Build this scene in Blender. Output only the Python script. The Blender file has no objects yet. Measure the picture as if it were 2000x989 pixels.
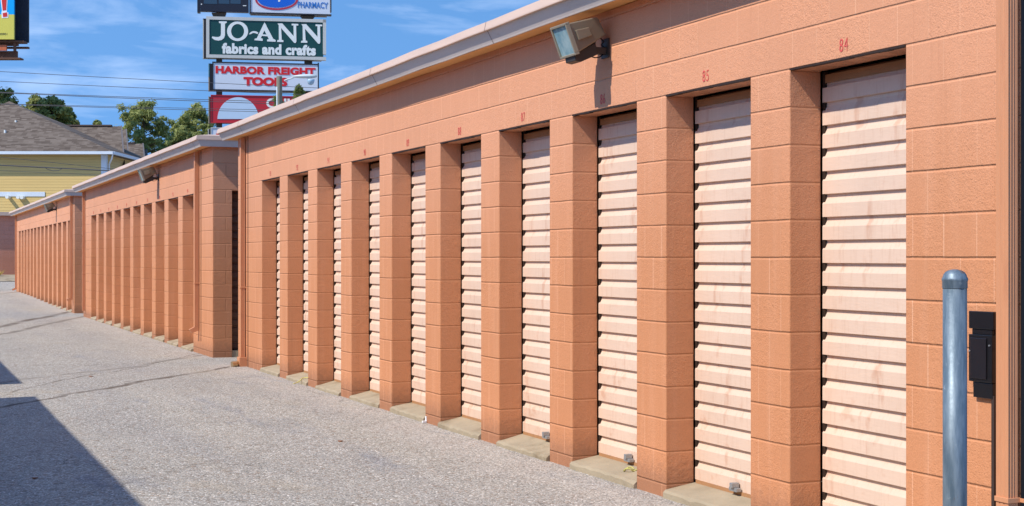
import bpy, bmesh, math, random
from mathutils import Vector, Matrix
R = math.radians
S = bpy.context.scene
COL = S.collection
random.seed(7)

# ------------------------------------------------------------------ camera
FPX, CX, HY, EYE = 2959.0, 1000.0, 503.0, 1.507      # photograph: focal length and horizon in pixels
TH = R(22.07)
CT, ST = math.cos(TH), math.sin(TH)
cam = bpy.data.cameras.new('camera'); camo = bpy.data.objects.new('camera', cam); COL.objects.link(camo)
camo.location = (0, 0, EYE); camo.rotation_euler = (R(90), 0, -TH)
cam.sensor_width = 36; cam.lens = FPX/2000*36; cam.shift_y = (HY-494.5)/2000
cam.clip_start = .1; cam.clip_end = 3000
S.camera = camo
S.render.resolution_x, S.render.resolution_y = 1024, 506

# ------------------------------------------------------------------ light
SUN = Vector((1, .20, -1.10)).normalized()            # direction the sunlight travels
EL = math.asin(-SUN.z); AZ = math.atan2(-SUN.x, -SUN.y)
w = bpy.data.worlds.new('World'); S.world = w; w.use_nodes = True
nt = w.node_tree; nt.nodes.clear()
def wn(t, **k):
    n = nt.nodes.new(t)
    for a, b in k.items(): setattr(n, a, b)
    return n
out = wn('ShaderNodeOutputWorld'); bg = wn('ShaderNodeBackground'); bg.inputs[1].default_value = .15
tc = wn('ShaderNodeTexCoord')
sky = wn('ShaderNodeTexSky', sky_type='NISHITA', sun_disc=False, sun_elevation=EL, sun_rotation=AZ,
         air_density=1.3, dust_density=.1, ozone_density=4.0, altitude=300)
mp = wn('ShaderNodeVectorMath', operation='ADD'); mp.inputs[1].default_value = (0, 0, .42)
nz = wn('ShaderNodeVectorMath', operation='NORMALIZE')
nt.links.new(tc.outputs['Generated'], mp.inputs[0]); nt.links.new(mp.outputs[0], nz.inputs[0])
nt.links.new(nz.outputs[0], sky.inputs[0])
sc = wn('ShaderNodeMapping'); sc.inputs['Scale'].default_value = (6.5, 6.5, 34)
sc.inputs['Location'].default_value = (1.3, .4, .35)
nt.links.new(tc.outputs['Generated'], sc.inputs[0])
no = wn('ShaderNodeTexNoise'); no.inputs['Scale'].default_value = 1.25; no.inputs['Detail'].default_value = 7
no.inputs['Roughness'].default_value = .55; no.inputs['Distortion'].default_value = .35
nt.links.new(sc.outputs[0], no.inputs['Vector'])
rp = wn('ShaderNodeValToRGB'); rp.color_ramp.elements[0].position = .53; rp.color_ramp.elements[1].position = .80
rp.color_ramp.elements[1].color = (.5, .5, .5, 1)
nt.links.new(no.outputs[0], rp.inputs[0])
mx = wn('ShaderNodeMix', data_type='RGBA')
mx.inputs[7].default_value = (4.2, 4.9, 6.2, 1)
nt.links.new(rp.outputs[0], mx.inputs[0]); nt.links.new(sky.outputs[0], mx.inputs[6])
hs = wn('ShaderNodeHueSaturation'); hs.inputs['Saturation'].default_value = 1.18; hs.inputs['Value'].default_value = 1.1
nt.links.new(mx.outputs[2], hs.inputs['Color'])
nt.links.new(hs.outputs[0], bg.inputs[0]); nt.links.new(bg.outputs[0], out.inputs[0])
sl = bpy.data.lights.new('sun', 'SUN'); sl.energy = 3.5; sl.angle = R(.5); sl.color = (1, .92, .81)
so = bpy.data.objects.new('sun', sl); COL.objects.link(so)
so.rotation_euler = SUN.to_track_quat('-Z', 'Y').to_euler(); so.location = (-20, -5, 30)
S.view_settings.view_transform = 'Standard'; S.view_settings.look = 'None'
S.view_settings.exposure = .5; S.view_settings.gamma = 1
S.render.engine = 'CYCLES'; S.cycles.max_bounces = 8; S.cycles.diffuse_bounces = 5

# ------------------------------------------------------------------ material helpers
class NB:
    """small node builder"""
    def __init__(s, name):
        s.m = bpy.data.materials.new(name); s.m.use_nodes = True; s.t = s.m.node_tree
        s.b = s.t.nodes['Principled BSDF']; s.geo = None
    def n(s, t, **k):
        n = s.t.nodes.new(t)
        for a, b in k.items(): setattr(n, a, b)
        return n
    def put(s, sock, v):
        if isinstance(v, bpy.types.NodeSocket): s.t.links.new(v, sock)
        elif isinstance(v, (tuple, list)) and len(v) == 3 and len(sock.default_value) == 4: sock.default_value = (*v, 1)
        else: sock.default_value = v
    def M(s, op, a, b=0, c=0, clamp=False):
        n = s.n('ShaderNodeMath', operation=op, use_clamp=clamp)
        s.put(n.inputs[0], a); s.put(n.inputs[1], b); s.put(n.inputs[2], c)
        return n.outputs[0]
    def sm(s, v, lo, hi, a=0, b=1):
        n = s.n('ShaderNodeMapRange', interpolation_type='SMOOTHSTEP')
        s.put(n.inputs[0], v); n.inputs[1].default_value = lo; n.inputs[2].default_value = hi
        n.inputs[3].default_value = a; n.inputs[4].default_value = b
        return n.outputs[0]
    def pos(s):
        if not s.geo:
            s.geo = s.n('ShaderNodeNewGeometry'); x = s.n('ShaderNodeSeparateXYZ'); s.t.links.new(s.geo.outputs['Position'], x.inputs[0])
            s.xyz = x.outputs; y = s.n('ShaderNodeSeparateXYZ'); s.t.links.new(s.geo.outputs['True Normal'], y.inputs[0]); s.nrm = y.outputs
        return s.geo.outputs['Position']
    def noise(s, scale, detail=3, rough=.5, vec=None, sv=None, dist=0):
        v = vec if vec is not None else s.pos()
        if sv:
            m = s.n('ShaderNodeVectorMath', operation='MULTIPLY'); s.t.links.new(v, m.inputs[0]); m.inputs[1].default_value = sv; v = m.outputs[0]
        n = s.n('ShaderNodeTexNoise'); s.t.links.new(v, n.inputs['Vector'])
        n.inputs['Scale'].default_value = scale; n.inputs['Detail'].default_value = detail; n.inputs['Roughness'].default_value = rough
        n.inputs['Distortion'].default_value = dist
        return n.outputs[0]
    def white(s, *v):
        c = s.n('ShaderNodeCombineXYZ')
        for i, a in enumerate(v): s.put(c.inputs[i], a)
        n = s.n('ShaderNodeTexWhiteNoise'); s.t.links.new(c.outputs[0], n.inputs[0]); return n.outputs[0]
    def mix(s, f, a, b, mode='MIX'):
        n = s.n('ShaderNodeMix', data_type='RGBA', blend_type=mode)
        s.put(n.inputs[0], f); s.put(n.inputs[6], a); s.put(n.inputs[7], b); return n.outputs[2]
    def bright(s, col, f):
        n = s.n('ShaderNodeVectorMath', operation='SCALE')
        if isinstance(col, tuple): n.inputs[0].default_value = col
        else: s.t.links.new(col, n.inputs[0])
        s.put(n.inputs['Scale'], f); return n.outputs[0]
    def done(s, col, rough=.7, height=None, bump=1.0, spec=.3, metal=0):
        s.put(s.b.inputs['Base Color'], col); s.put(s.b.inputs['Roughness'], rough)
        s.b.inputs['Specular IOR Level'].default_value = spec; s.b.inputs['Metallic'].default_value = metal
        if height is not None:
            n = s.n('ShaderNodeBump'); n.inputs['Strength'].default_value = bump; n.inputs['Distance'].default_value = 1
            s.t.links.new(height, n.inputs['Height']); s.t.links.new(n.outputs[0], s.b.inputs['Normal'])
        return s.m

COURSE, HEAD = .2032, 2.52
def masonry(name, base, x0, front_v=.75, side_v=1.1):
    k = NB(name); k.pos()
    x, y, z = k.xyz; ny = k.M('ABSOLUTE', k.nrm[1])
    side = k.M('GREATER_THAN', ny, .7)
    wob = k.M('MULTIPLY', k.M('SUBTRACT', k.noise(3.1, 2), .5), .006)
    zz = k.M('DIVIDE', k.M('ADD', k.M('SUBTRACT', z, HEAD-20*COURSE), wob), COURSE)
    row = k.M('FLOOR', zz); fz = k.M('FRACT', zz)
    dh = k.M('MULTIPLY', k.M('MINIMUM', fz, k.M('SUBTRACT', 1, fz)), COURSE)
    jh = k.sm(dh, .0005, .0095, 1, 0)
    half = k.M('MULTIPLY', k.M('MODULO', row, 2), .5)
    # face towards the lane: faint 8 inch scores; side faces: strong 16 inch joints
    uf = k.M('ADD', k.M('DIVIDE', k.M('SUBTRACT', y, 5.833-40*.2316), .2316), half); us = k.M('ADD', k.M('DIVIDE', k.M('SUBTRACT', x, x0-40*.4064), .4064), half)
    ff = k.M('FRACT', uf); fs = k.M('FRACT', us)
    df = k.M('MULTIPLY', k.M('MINIMUM', ff, k.M('SUBTRACT', 1, ff)), .2316)
    ds = k.M('MULTIPLY', k.M('MINIMUM', fs, k.M('SUBTRACT', 1, fs)), .4064)
    rn = k.white(row, k.M('FLOOR', uf), 3.0)
    jf = k.M('MULTIPLY', k.sm(df, .0005, .006, 1, 0), k.M('MULTIPLY', k.sm(rn, .2, .9), front_v))
    js = k.M('MULTIPLY', k.sm(ds, .0015, .007, 1, 0), side_v)
    jv = k.M('ADD', k.M('MULTIPLY', jf, k.M('SUBTRACT', 1, side)), k.M('MULTIPLY', js, side))
    j = k.M('MAXIMUM', jh, jv)
    blk = k.white(row, k.M('FLOOR', k.M('MULTIPLY', uf, .5)), k.M('FLOOR', us))
    fine = k.noise(115, 3, .6); mid = k.noise(28, 4, .6)
    amp = k.M('MULTIPLY_ADD', blk, .8, .35)
    pit = k.sm(k.noise(75, 2, .5), .60, .74)
    h = k.M('MULTIPLY', k.M('ADD', k.M('MULTIPLY', fine, .0038), k.M('ADD', k.M('MULTIPLY', mid, .0050), k.M('MULTIPLY', pit, .0012))), amp)
    h = k.M('SUBTRACT', h, k.M('MULTIPLY', k.M('MAXIMUM', jh, k.M('ADD', k.M('MULTIPLY', k.M('MULTIPLY', jf, k.M('SUBTRACT', 1, side)), -.22), k.M('MULTIPLY', js, side))), .0054))
    big = k.noise(.9, 4, .55); streak = k.noise(1, 4, .6, sv=(9, 9, .7))
    tone = k.M('ADD', .75, k.M('ADD', k.M('MULTIPLY', blk, .07), k.M('ADD', k.M('MULTIPLY', big, .18), k.M('MULTIPLY', fine, .26))))
    c = k.mix(k.sm(streak, .45, .8), base, tuple(min(1, v*g) for v, g in zip(base, (1.07, 1.14, 1.25))))
    # paler upper wall, its extra light put into the colour, and splash dirt of its own at the foot
    c = k.mix(k.M('MULTIPLY', k.sm(k.M('ADD', z, k.M('MULTIPLY', big, .6)), 1.5, 3.0), .75), c, tuple(min(1, v*g) for v, g in zip(base, (1.14, 1.27, 1.55))))
    foot = k.M('MULTIPLY', k.sm(k.M('ADD', z, k.M('MULTIPLY', mid, -.22)), -.05, .17, 1, 0), .6)
    c = k.mix(foot, c, (.26, .13, .08))
    c = k.bright(c, tone)
    c = k.mix(k.M('MULTIPLY', k.sm(dh, .0, .003, 1, 0), k.M('MULTIPLY', k.sm(k.noise(5, 4, .7), .42, .62), .42)), c, (.22, .09, .05))
    c = k.mix(k.M('MULTIPLY', k.M('MULTIPLY', jf, k.M('SUBTRACT', 1, side)), 1.5, clamp=True), c, tuple(min(1, v*g) for v, g in zip(base, (1.3, 1.6, 2.0))))
    drip = k.M('MULTIPLY', k.sm(k.noise(1, 5, .7, sv=(14, 14, .5)), .60, .74), .22); c = k.mix(drip, c, (.36, .15, .085))
    return k.done(c, .72, h, 1.0, .25)
BASE = (.59, .258, .124)
brick1 = masonry('painted block', BASE, 4.463); brick2 = masonry('painted block b', BASE, 4.382); brick3 = masonry('painted block c', BASE, 4.40)

def simple(name, col, rough=.6, var=.12, scale=6, bumph=0, bscale=60, spec=.3, metal=0, dirt=None, sv=None):
    k = NB(name); a = k.noise(scale, 4, .6, sv=sv); t = k.M('MULTIPLY_ADD', a, var*2, 1-var)
    c = k.bright(col, t)
    if dirt: c = k.mix(k.sm(k.noise(scale*.6, 5, .65, sv=sv), .5, .72, 0, dirt[3]), c, dirt[:3])
    h = k.M('MULTIPLY', k.noise(bscale, 3), bumph) if bumph else None
    return k.done(c, rough, h, 1, spec, metal)

def curtain_mat():
    k = NB('ribbed door paint'); k.pos()
    s = k.noise(1, 5, .65, sv=(40, 52, 5)); s2 = k.noise(1, 4, .6, sv=(12, 9, 2.0)); b = k.noise(2.2, 3)
    c = k.mix(k.sm(s, .50, .74, 0, .6), (.735, .55, .43), (.64, .44, .32))
    c = k.mix(k.sm(s2, .57, .70, 0, .6), c, (.58, .33, .22))
    low = k.sm(k.xyz[2], 1.7, .3)
    c = k.mix(k.M('MULTIPLY', k.M('MULTIPLY', low, k.sm(k.noise(7, 3, .6), .58, .72)), .45), c, (.58, .29, .17))
    c = k.bright(c, k.M('MULTIPLY_ADD', b, .2, .88))
    return k.done(c, .5, k.M('MULTIPLY', k.noise(1, 3, .6, sv=(40, 14, 60)), .0012), 1, .35)
curtain = curtain_mat()

def fascia_mat(name, col):
    k = NB(name); k.pos(); y = k.xyz[1]
    f = k.M('FRACT', k.M('DIVIDE', k.M('ADD', y, 1.3), 3.05)); d = k.M('MULTIPLY', k.M('MINIMUM', f, k.M('SUBTRACT', 1, f)), 3.05)
    seam = k.sm(d, .004, .011, 1, 0)
    c = k.bright(col, k.M('MULTIPLY_ADD', k.noise(1, 4, .6, sv=(6, 1.5, 14)), .3, .85))
    c = k.mix(k.sm(k.noise(1, 5, .7, sv=(20, 6, 10)), .58, .75, 0, .35), c, (.42, .28, .2))
    c = k.mix(k.M('MULTIPLY', seam, .75), c, (.16, .10, .08))
    return k.done(c, .5, k.M('MULTIPLY', seam, -.004), 1, .35)
gutter_m = fascia_mat('gutter metal', (.60, .525, .475)); cap_m = fascia_mat('roof edge metal', (.62, .45, .35))
soffit_m = simple('soffit paint', (.85, .46, .17), .7, .1, 3)
roof_m = simple('roof sheet', (.42, .40, .38), .8)
spout_m = simple('downspout paint', (.60, .275, .14), .5, .10, 5, spec=.35, dirt=(.5, .2, .1, .5), sv=(6, 6, 1))
concrete = simple('weathered concrete', (.36, .30, .21), .9, .3, 4, .004, 45, dirt=(.20, .15, .09, .75))
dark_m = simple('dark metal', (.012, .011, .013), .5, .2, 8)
rail_m = simple('guide rail', (.035, .022, .016), .6, .2, 8)
brown_m = simple('door header brown', (.36, .20, .10), .6, .2, 8)
rust_m = simple('bottom bar', (.40, .21, .10), .7, .25, 12)
galv = simple('galvanised', (.40, .42, .44), .4, .2, 12, metal=.6, sv=(1, 1, .3))
red_paint = simple('stencil red', (.60, .085, .08), .75, .3, 60, dirt=(.62, .24, .15, .8))
shade_door = simple('end door', (.16, .09, .06), .7, .2, 6)
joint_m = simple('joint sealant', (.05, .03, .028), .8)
black_m = simple('black plastic', (.008, .008, .010), .35, .3, 20, spec=.5)

# ------------------------------------------------------------------ object helpers
def empty(name, loc, label=None, cat=None, group=None):
    o = bpy.data.objects.new(name, None); COL.objects.link(o); o.location = loc; o.empty_display_size = .3
    return tag(o, label, cat, group)
def tag(o, label=None, cat=None, group=None, kind=None):
    if label: o['label'] = label
    if cat: o['category'] = cat
    if group: o['group'] = group
    if kind: o['kind'] = kind
    return o
def wloc(p):
    v = Vector((0, 0, 0))
    while p: v += p.location; p = p.parent
    return v
class MB:
    """collects world-space geometry for ONE mesh object"""
    def __init__(s): s.v = []; s.f = []; s.mi = []
    def add(s, vs, fs, mi=0):
        n = len(s.v); s.v += [tuple(v) for v in vs]; s.f += [tuple(i+n for i in f) for f in fs]; s.mi += [mi]*len(fs); return s
    def box(s, a, b, M=None, mi=0):
        x0, y0, z0 = a; x1, y1, z1 = b
        vs = [Vector(p) for p in ((x0,y0,z0),(x1,y0,z0),(x1,y1,z0),(x0,y1,z0),(x0,y0,z1),(x1,y0,z1),(x1,y1,z1),(x0,y1,z1))]
        if M: vs = [M @ v for v in vs]
        return s.add(vs, [(3,2,1,0),(4,5,6,7),(0,1,5,4),(1,2,6,5),(2,3,7,6),(3,0,4,7)], mi)
    def prism(s, pts, ax, a, b, M=None, mi=0):
        """2-D outline extruded along axis ax between a and b"""
        n = len(pts)
        def mk(p, t):
            q = [p[0], p[1]]; q.insert(ax, t); v = Vector(q); return M @ v if M else v
        vs = [mk(p, a) for p in pts]+[mk(p, b) for p in pts]
        return s.add(vs, [tuple(range(n))[::-1], tuple(range(n, 2*n))]+[(i, (i+1) % n, (i+1) % n+n, i+n) for i in range(n)], mi)
    def tube(s, pts, r, seg=8, mi=0, caps=True):
        pts = [Vector(p) for p in pts]; rs = r if isinstance(r, (list, tuple)) else [r]*len(pts); rings = []
        n0 = len(s.v)
        for i, p in enumerate(pts):
            d = (pts[min(i+1, len(pts)-1)]-pts[max(i-1, 0)]).normalized()
            a = d.cross(Vector((0, 0, 1)));
            if a.length < .05: a = d.cross(Vector((1, 0, 0)))
            a.normalize(); b = d.cross(a)
            s.v += [tuple(p+(a*math.cos(t)+b*math.sin(t))*rs[i]) for t in [2*math.pi*k/seg for k in range(seg)]]
        for i in range(len(pts)-1):
            for k in range(seg):
                q = n0+i*seg; s.f.append((q+k, q+(k+1) % seg, q+seg+(k+1) % seg, q+seg+k)); s.mi.append(mi)
        if caps:
            s.f += [tuple(range(n0, n0+seg))[::-1], tuple(range(n0+(len(pts)-1)*seg, n0+len(pts)*seg))]; s.mi += [mi, mi]
        return s
    def lathe(s, c, prof, seg=24):
        n0 = len(s.v)
        for r, z in prof: s.v += [(c[0]+r*math.cos(2*math.pi*k/seg), c[1]+r*math.sin(2*math.pi*k/seg), c[2]+z) for k in range(seg)]
        for i in range(len(prof)-1):
            for k in range(seg):
                q = n0+i*seg; s.f.append((q+k, q+(k+1) % seg, q+seg+(k+1) % seg, q+seg+k)); s.mi.append(0)
        s.f += [tuple(range(n0, n0+seg))[::-1], tuple(range(n0+(len(prof)-1)*seg, n0+len(prof)*seg))]; s.mi += [0, 0]
        return s
    def build(s, name, mats, parent=None, smooth=False, bevel=0, fix=True):
        o0 = wloc(parent); me = bpy.data.meshes.new(name)
        me.from_pydata([Vector(v)-o0 for v in s.v], [], s.f)
        for m in (mats if isinstance(mats, (list, tuple)) else [mats]): me.materials.append(m)
        me.polygons.foreach_set('material_index', s.mi)
        if fix:
            bm = bmesh.new(); bm.from_mesh(me); bmesh.ops.recalc_face_normals(bm, faces=bm.faces); bm.to_mesh(me); bm.free()
        if smooth: me.polygons.foreach_set('use_smooth', [True]*len(me.polygons))
        o = bpy.data.objects.new(name, me); COL.objects.link(o); o.parent = parent
        if bevel:
            md = o.modifiers.new('bevel', 'BEVEL'); md.width = bevel; md.segments = 2; md.limit_method = 'ANGLE'; md.angle_limit = R(40)
        me.update(); return o
def single(mb, name, mats, origin, label=None, cat=None, group=None, kind=None, **k):
    """a thing that is one mesh: the origin goes to its base"""
    o = mb.build(name, mats, None, **k); v = Vector(origin); o.data.transform(Matrix.Translation(-v)); o.location = v
    return tag(o, label, cat, group, kind)
def copy_tree(o, parent=None):
    c = o.copy(); COL.objects.link(c); c.parent = parent
    for ch in list(o.children): copy_tree(ch, c)
    return c
def P(px, py, Z):
    """world point seen at photograph pixel (px, py) at depth Z"""
    xc = (px-CX)/FPX*Z
    return Vector((xc*CT+Z*ST, -xc*ST+Z*CT, EYE+(HY-py)/FPX*Z))

def text_geo(body, bold=0, shear=0, spacing=1.0):
    cu = bpy.data.curves.new('t', 'FONT'); cu.body = body; cu.size = 1; cu.offset = bold; cu.shear = shear; cu.space_character = spacing
    cu.resolution_u = 4
    ob = bpy.data.objects.new('t', cu); COL.objects.link(ob)
    dg = bpy.context.evaluated_depsgraph_get(); me = bpy.data.meshes.new_from_object(ob.evaluated_get(dg))
    vs = [tuple(v.co) for v in me.vertices]; fs = [tuple(p.vertices) for p in me.polygons]
    bpy.data.objects.remove(ob); bpy.data.curves.remove(cu); bpy.data.meshes.remove(me)
    x0 = min(v[0] for v in vs); x1 = max(v[0] for v in vs); y0 = min(v[1] for v in vs); y1 = max(v[1] for v in vs)
    return [((v[0]-x0)/(x1-x0), (v[1]-y0)/(y1-y0)) for v in vs], fs
def solid2d(mb, vs, fs, to3, t, mi=0):
    """flat shape given real thickness t along the direction to3(.., .., depth)"""
    n = len(vs); e = {}
    for f in fs:
        for i in range(len(f)):
            a, b = f[i], f[(i+1) % len(f)]; e[(a, b)] = e.get((a, b), 0)+1
    rim = [(a, b) for (a, b) in e if (b, a) not in e]
    V = [to3(x, y, 0) for x, y in vs]+[to3(x, y, t) for x, y in vs]
    F = [f for f in fs]+[tuple(i+n for i in f)[::-1] for f in fs]+[(b, a, a+n, b+n) for a, b in rim]
    mb.add(V, F, mi)

# ------------------------------------------------------------------ ground
def gz(x, y):
    def L(a, b, t): t = max(0, min(1, t)); t = t*t*(3-2*t); return a+(b-a)*t
    z = L(0, .14, (y-42)/20)+L(0, .58, (y-63)/7.5)
    und = .010*math.sin(x*1.1+y*.63)+.008*math.sin(y*1.7-x*.5+1)+.004*math.sin(y*4.1+x*3)
    z += und*max(0, min(1, (4.3-abs(x-0))/1.6))-.012*max(0, 1-abs(y-21.9)/.7)*(1 if x < 12 else 0)
    return z
def ground_mat():
    k = NB('worn asphalt'); k.pos(); x, y, z = k.xyz
    v = k.n('ShaderNodeTexVoronoi'); k.t.links.new(k.pos(), v.inputs['Vector']); v.inputs['Scale'].default_value = 95
    v2 = k.n('ShaderNodeTexVoronoi'); k.t.links.new(k.pos(), v2.inputs['Vector']); v2.inputs['Scale'].default_value = 42
    cs = k.n('ShaderNodeSeparateColor'); k.t.links.new(v.outputs['Color'], cs.inputs[0])
    cs2 = k.n('ShaderNodeSeparateColor'); k.t.links.new(v2.outputs['Color'], cs2.inputs[0])
    big = k.noise(.35, 5, .6); med = k.noise(2.3, 5, .65, sv=(1, .6, 1)); tyre = k.noise(.9, 4, .6, sv=(1.2, .12, 1))
    g = k.M('ADD', .45, k.M('ADD', k.M('MULTIPLY', cs.outputs[0], .85), k.M('MULTIPLY', cs2.outputs[0], .22)))
    g = k.M('MULTIPLY', g, k.M('ADD', .76, k.M('ADD', k.M('MULTIPLY', big, .22), k.M('MULTIPLY', med, .28))))
    c = k.mix(k.sm(tyre, .35, .7), (.345, .320, .275), (.30, .283, .255))
    c = k.mix(k.sm(cs.outputs[1], .86, .93, 0, .85), c, (.64, .61, .56))
    c = k.mix(k.sm(cs2.outputs[1], .85, .95, 0, .6), c, (.24, .17, .12))
    # loose pale grit swept up along the wall foot
    grit = k.M('MULTIPLY', k.sm(k.M('ADD', x, k.M('MULTIPLY', med, .6)), 3.9, 4.6), .4)
    c = k.mix(grit, c, (.44, .40, .36))
    # brown and dark seepage stains
    st = k.sm(k.noise(.8, 6, .7, sv=(1.6, .8, 1)), .60, .74, 0, .35); c = k.mix(st, c, (.15, .12, .10))
    c = k.bright(c, g)
    # tar seams across the lane at the gaps between the blocks
    wob = k.M('MULTIPLY', k.M('SUBTRACT', k.noise(.9, 5, .65), .5), .8)
    seam = None
    for y0, wd, a, sl_ in ((21.0, .05, .95, 1.42), (23.5, .06, .55, 1.40), (23.9, .018, .9, 1.9), (39.9, .09, .75, 3.4), (43.4, .12, .95, 3.7), (62.6, .12, .8, 3.0), (13.6, .03, .22, 1.1)):
        d = k.M('MULTIPLY', k.M('ABSOLUTE', k.M('SUBTRACT', k.M('ADD', k.M('ADD', y, wob), k.M('MULTIPLY', k.M('SUBTRACT', 4.4, x), sl_)), y0)), 1/math.sqrt(1+sl_*sl_))
        q = k.M('MULTIPLY', k.sm(d, wd*.3, wd*1.6, 1, 0), k.M('MULTIPLY', k.sm(k.noise(1.4, 4, .7), .32, .55), a))
        seam = q if seam is None else k.M('MAXIMUM', seam, q)
    c = k.mix(seam, c, (.125, .10, .078))
    wv = k.n('ShaderNodeVectorMath', operation='ADD'); k.t.links.new(k.pos(), wv.inputs[0]); nn = k.n('ShaderNodeTexNoise'); k.t.links.new(k.pos(), nn.inputs['Vector']); nn.inputs['Scale'].default_value = 1.6; nn.inputs['Detail'].default_value = 5
    k.t.links.new(nn.outputs['Color'], wv.inputs[1]); vc = k.n('ShaderNodeTexVoronoi', feature='DISTANCE_TO_EDGE'); k.t.links.new(wv.outputs[0], vc.inputs['Vector']); vc.inputs['Scale'].default_value = .55
    crack = k.M('MULTIPLY', k.sm(vc.outputs['Distance'], .001, .006, 1, 0), k.M('MULTIPLY', k.sm(k.noise(.5, 4, .7), .50, .60), .75)); c = k.mix(crack, c, (.09, .075, .06))
    oil = k.sm(k.noise(2.6, 4, .6), .66, .72, 0, .4); c = k.mix(oil, c, (.10, .09, .08))
    blue = k.sm(k.noise(.6, 5, .7, sv=(1.8, .5, 1)), .56, .70, 0, .45); c = k.mix(blue, c, k.bright((.20, .215, .245), g))
    tan = k.sm(k.noise(.45, 5, .7, sv=(1.5, .7, 3)), .55, .70, 0, .4); c = k.mix(tan, c, k.bright((.40, .34, .25), g))
    h = k.M('ADD', k.M('MULTIPLY', v.outputs['Distance'], -.45/95), k.M('MULTIPLY', v2.outputs['Distance'], -.2/42))
    return k.done(c, .9, h, .8, .2)
asphalt = ground_mat()
def axis(a, b, n): return [a+(b-a)*i/n for i in range(n+1)]
xs = [-1500, -500, -150, -50, -20, -10]+axis(-6, 6, 60)+[8, 12, 20, 40, 80, 200, 600, 1500]
ys = [-300, -60, -20]+axis(-8, 26, 140)+axis(26.5, 76, 99)+[82, 100, 150, 300, 700, 1800]
g = MB(); nx = len(xs)
g.add([(x, y, gz(x, y)) for y in ys for x in xs], [(j*nx+i, j*nx+i+1, (j+1)*nx+i+1, (j+1)*nx+i) for j in range(len(ys)-1) for i in range(nx-1)])
single(g, 'ground', asphalt, (0, 0, 0), kind='structure', smooth=True, fix=False)
# pale concrete walk in front of the far block
sw = MB(); yy = axis(67.2, 70.85, 8); n_ = len(yy)
sw.add([(x, y, gz(x, y)+.02) for y in yy for x in (-20, 12)], [(2*i, 2*i+1, 2*i+3, 2*i+2) for i in range(n_-1)])
single(sw, 'sidewalk', concrete, (0, 0, 0), kind='structure', fix=False)

# ------------------------------------------------------------------ storage rows
PITCH, OPW, RD = 1.4224, 1.016, .205       # door spacing, opening width, depth of the reveal
SLAB_IN = .086
def rollup_mesh(width=OPW):
    """ribbed curtain, local: y 0..width, x 0 = front of ribs (points to +x inside), z from slab"""
    z = SLAB_IN+.018; pr = []
    per, dp = .1246, .017
    while z+per < HEAD-.085:
        pr += [(dp, z), (0, z+.003), (0, z+.074), (.003, z+.079), (dp, z+.105), (dp, z+per-.001)]; z += per
    pr += [(dp, z), (0, z+.003), (0, HEAD-.092), (dp, HEAD-.09), (dp, HEAD-.05)]
    return pr
PR = rollup_mesh()
def make_door(root, X0, y0, sgn, with_latch):
    """root = building; opening near edge at y0; sgn +1: face looks to -x"""
    xf = X0+sgn*(RD-.002)
    d = bpy.data.objects.new('roll_up_door', None)
    mb = MB(); ya, yb = y0+.008, y0+OPW-.010
    n = len(PR); vs = []
    for yv in (ya, yb): vs += [(xf+sgn*p[0], yv, p[1]) for p in PR]
    mb.add(vs, [(i, i+1, i+1+n, i+n) for i in range(n-1)])
    door = mb.build('roll_up_door', curtain, root, fix=False)
    f = MB()
    for a, b in ((y0+OPW-.028, y0+OPW-.002), (y0+.002, y0+.024)):
        f.box((min(xf+sgn*.005, xf+sgn*.03), a, SLAB_IN-.03), (max(xf+sgn*.005, xf+sgn*.03), b, HEAD-.004))
    f.build('guide_rail', rail_m, door)
    h = MB(); h.box((min(xf+sgn*.004, xf+sgn*.2), y0+.03, HEAD-.066), (max(xf+sgn*.004, xf+sgn*.2), y0+OPW-.03, HEAD-.022))
    h.box((min(xf+sgn*.05, xf+sgn*.2), y0+.004, HEAD-.03), (max(xf+sgn*.05, xf+sgn*.2), y0+OPW-.004, HEAD-.004))
    h.build('door_header', brown_m, door)
    bb = MB(); bb.box((min(xf-sgn*.006, xf+sgn*.02), y0+.01, SLAB_IN-.012), (max(xf-sgn*.006, xf+sgn*.02), y0+OPW-.03, SLAB_IN+.020))
    bb.build('bottom_bar', rust_m, door)
    if with_latch:
        l = MB(); yl = y0+.47; xl = xf-sgn*.008
        l.box((min(xl, xl-sgn*.035), yl-.045, SLAB_IN+.022), (max(xl, xl-sgn*.035), yl+.045, SLAB_IN+.045))
        l.box((min(xl, xl-sgn*.05), yl-.02, SLAB_IN+.045), (max(xl, xl-sgn*.05), yl+.012, SLAB_IN+.075))
        l.box((min(xl, xl-sgn*.03), yl+.03, SLAB_IN+.045), (max(xl, xl-sgn*.03), yl+.04, SLAB_IN+.07))
        l.build('latch', galv, door, bevel=.003)
    bpy.data.objects.remove(d)
    return door
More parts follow.
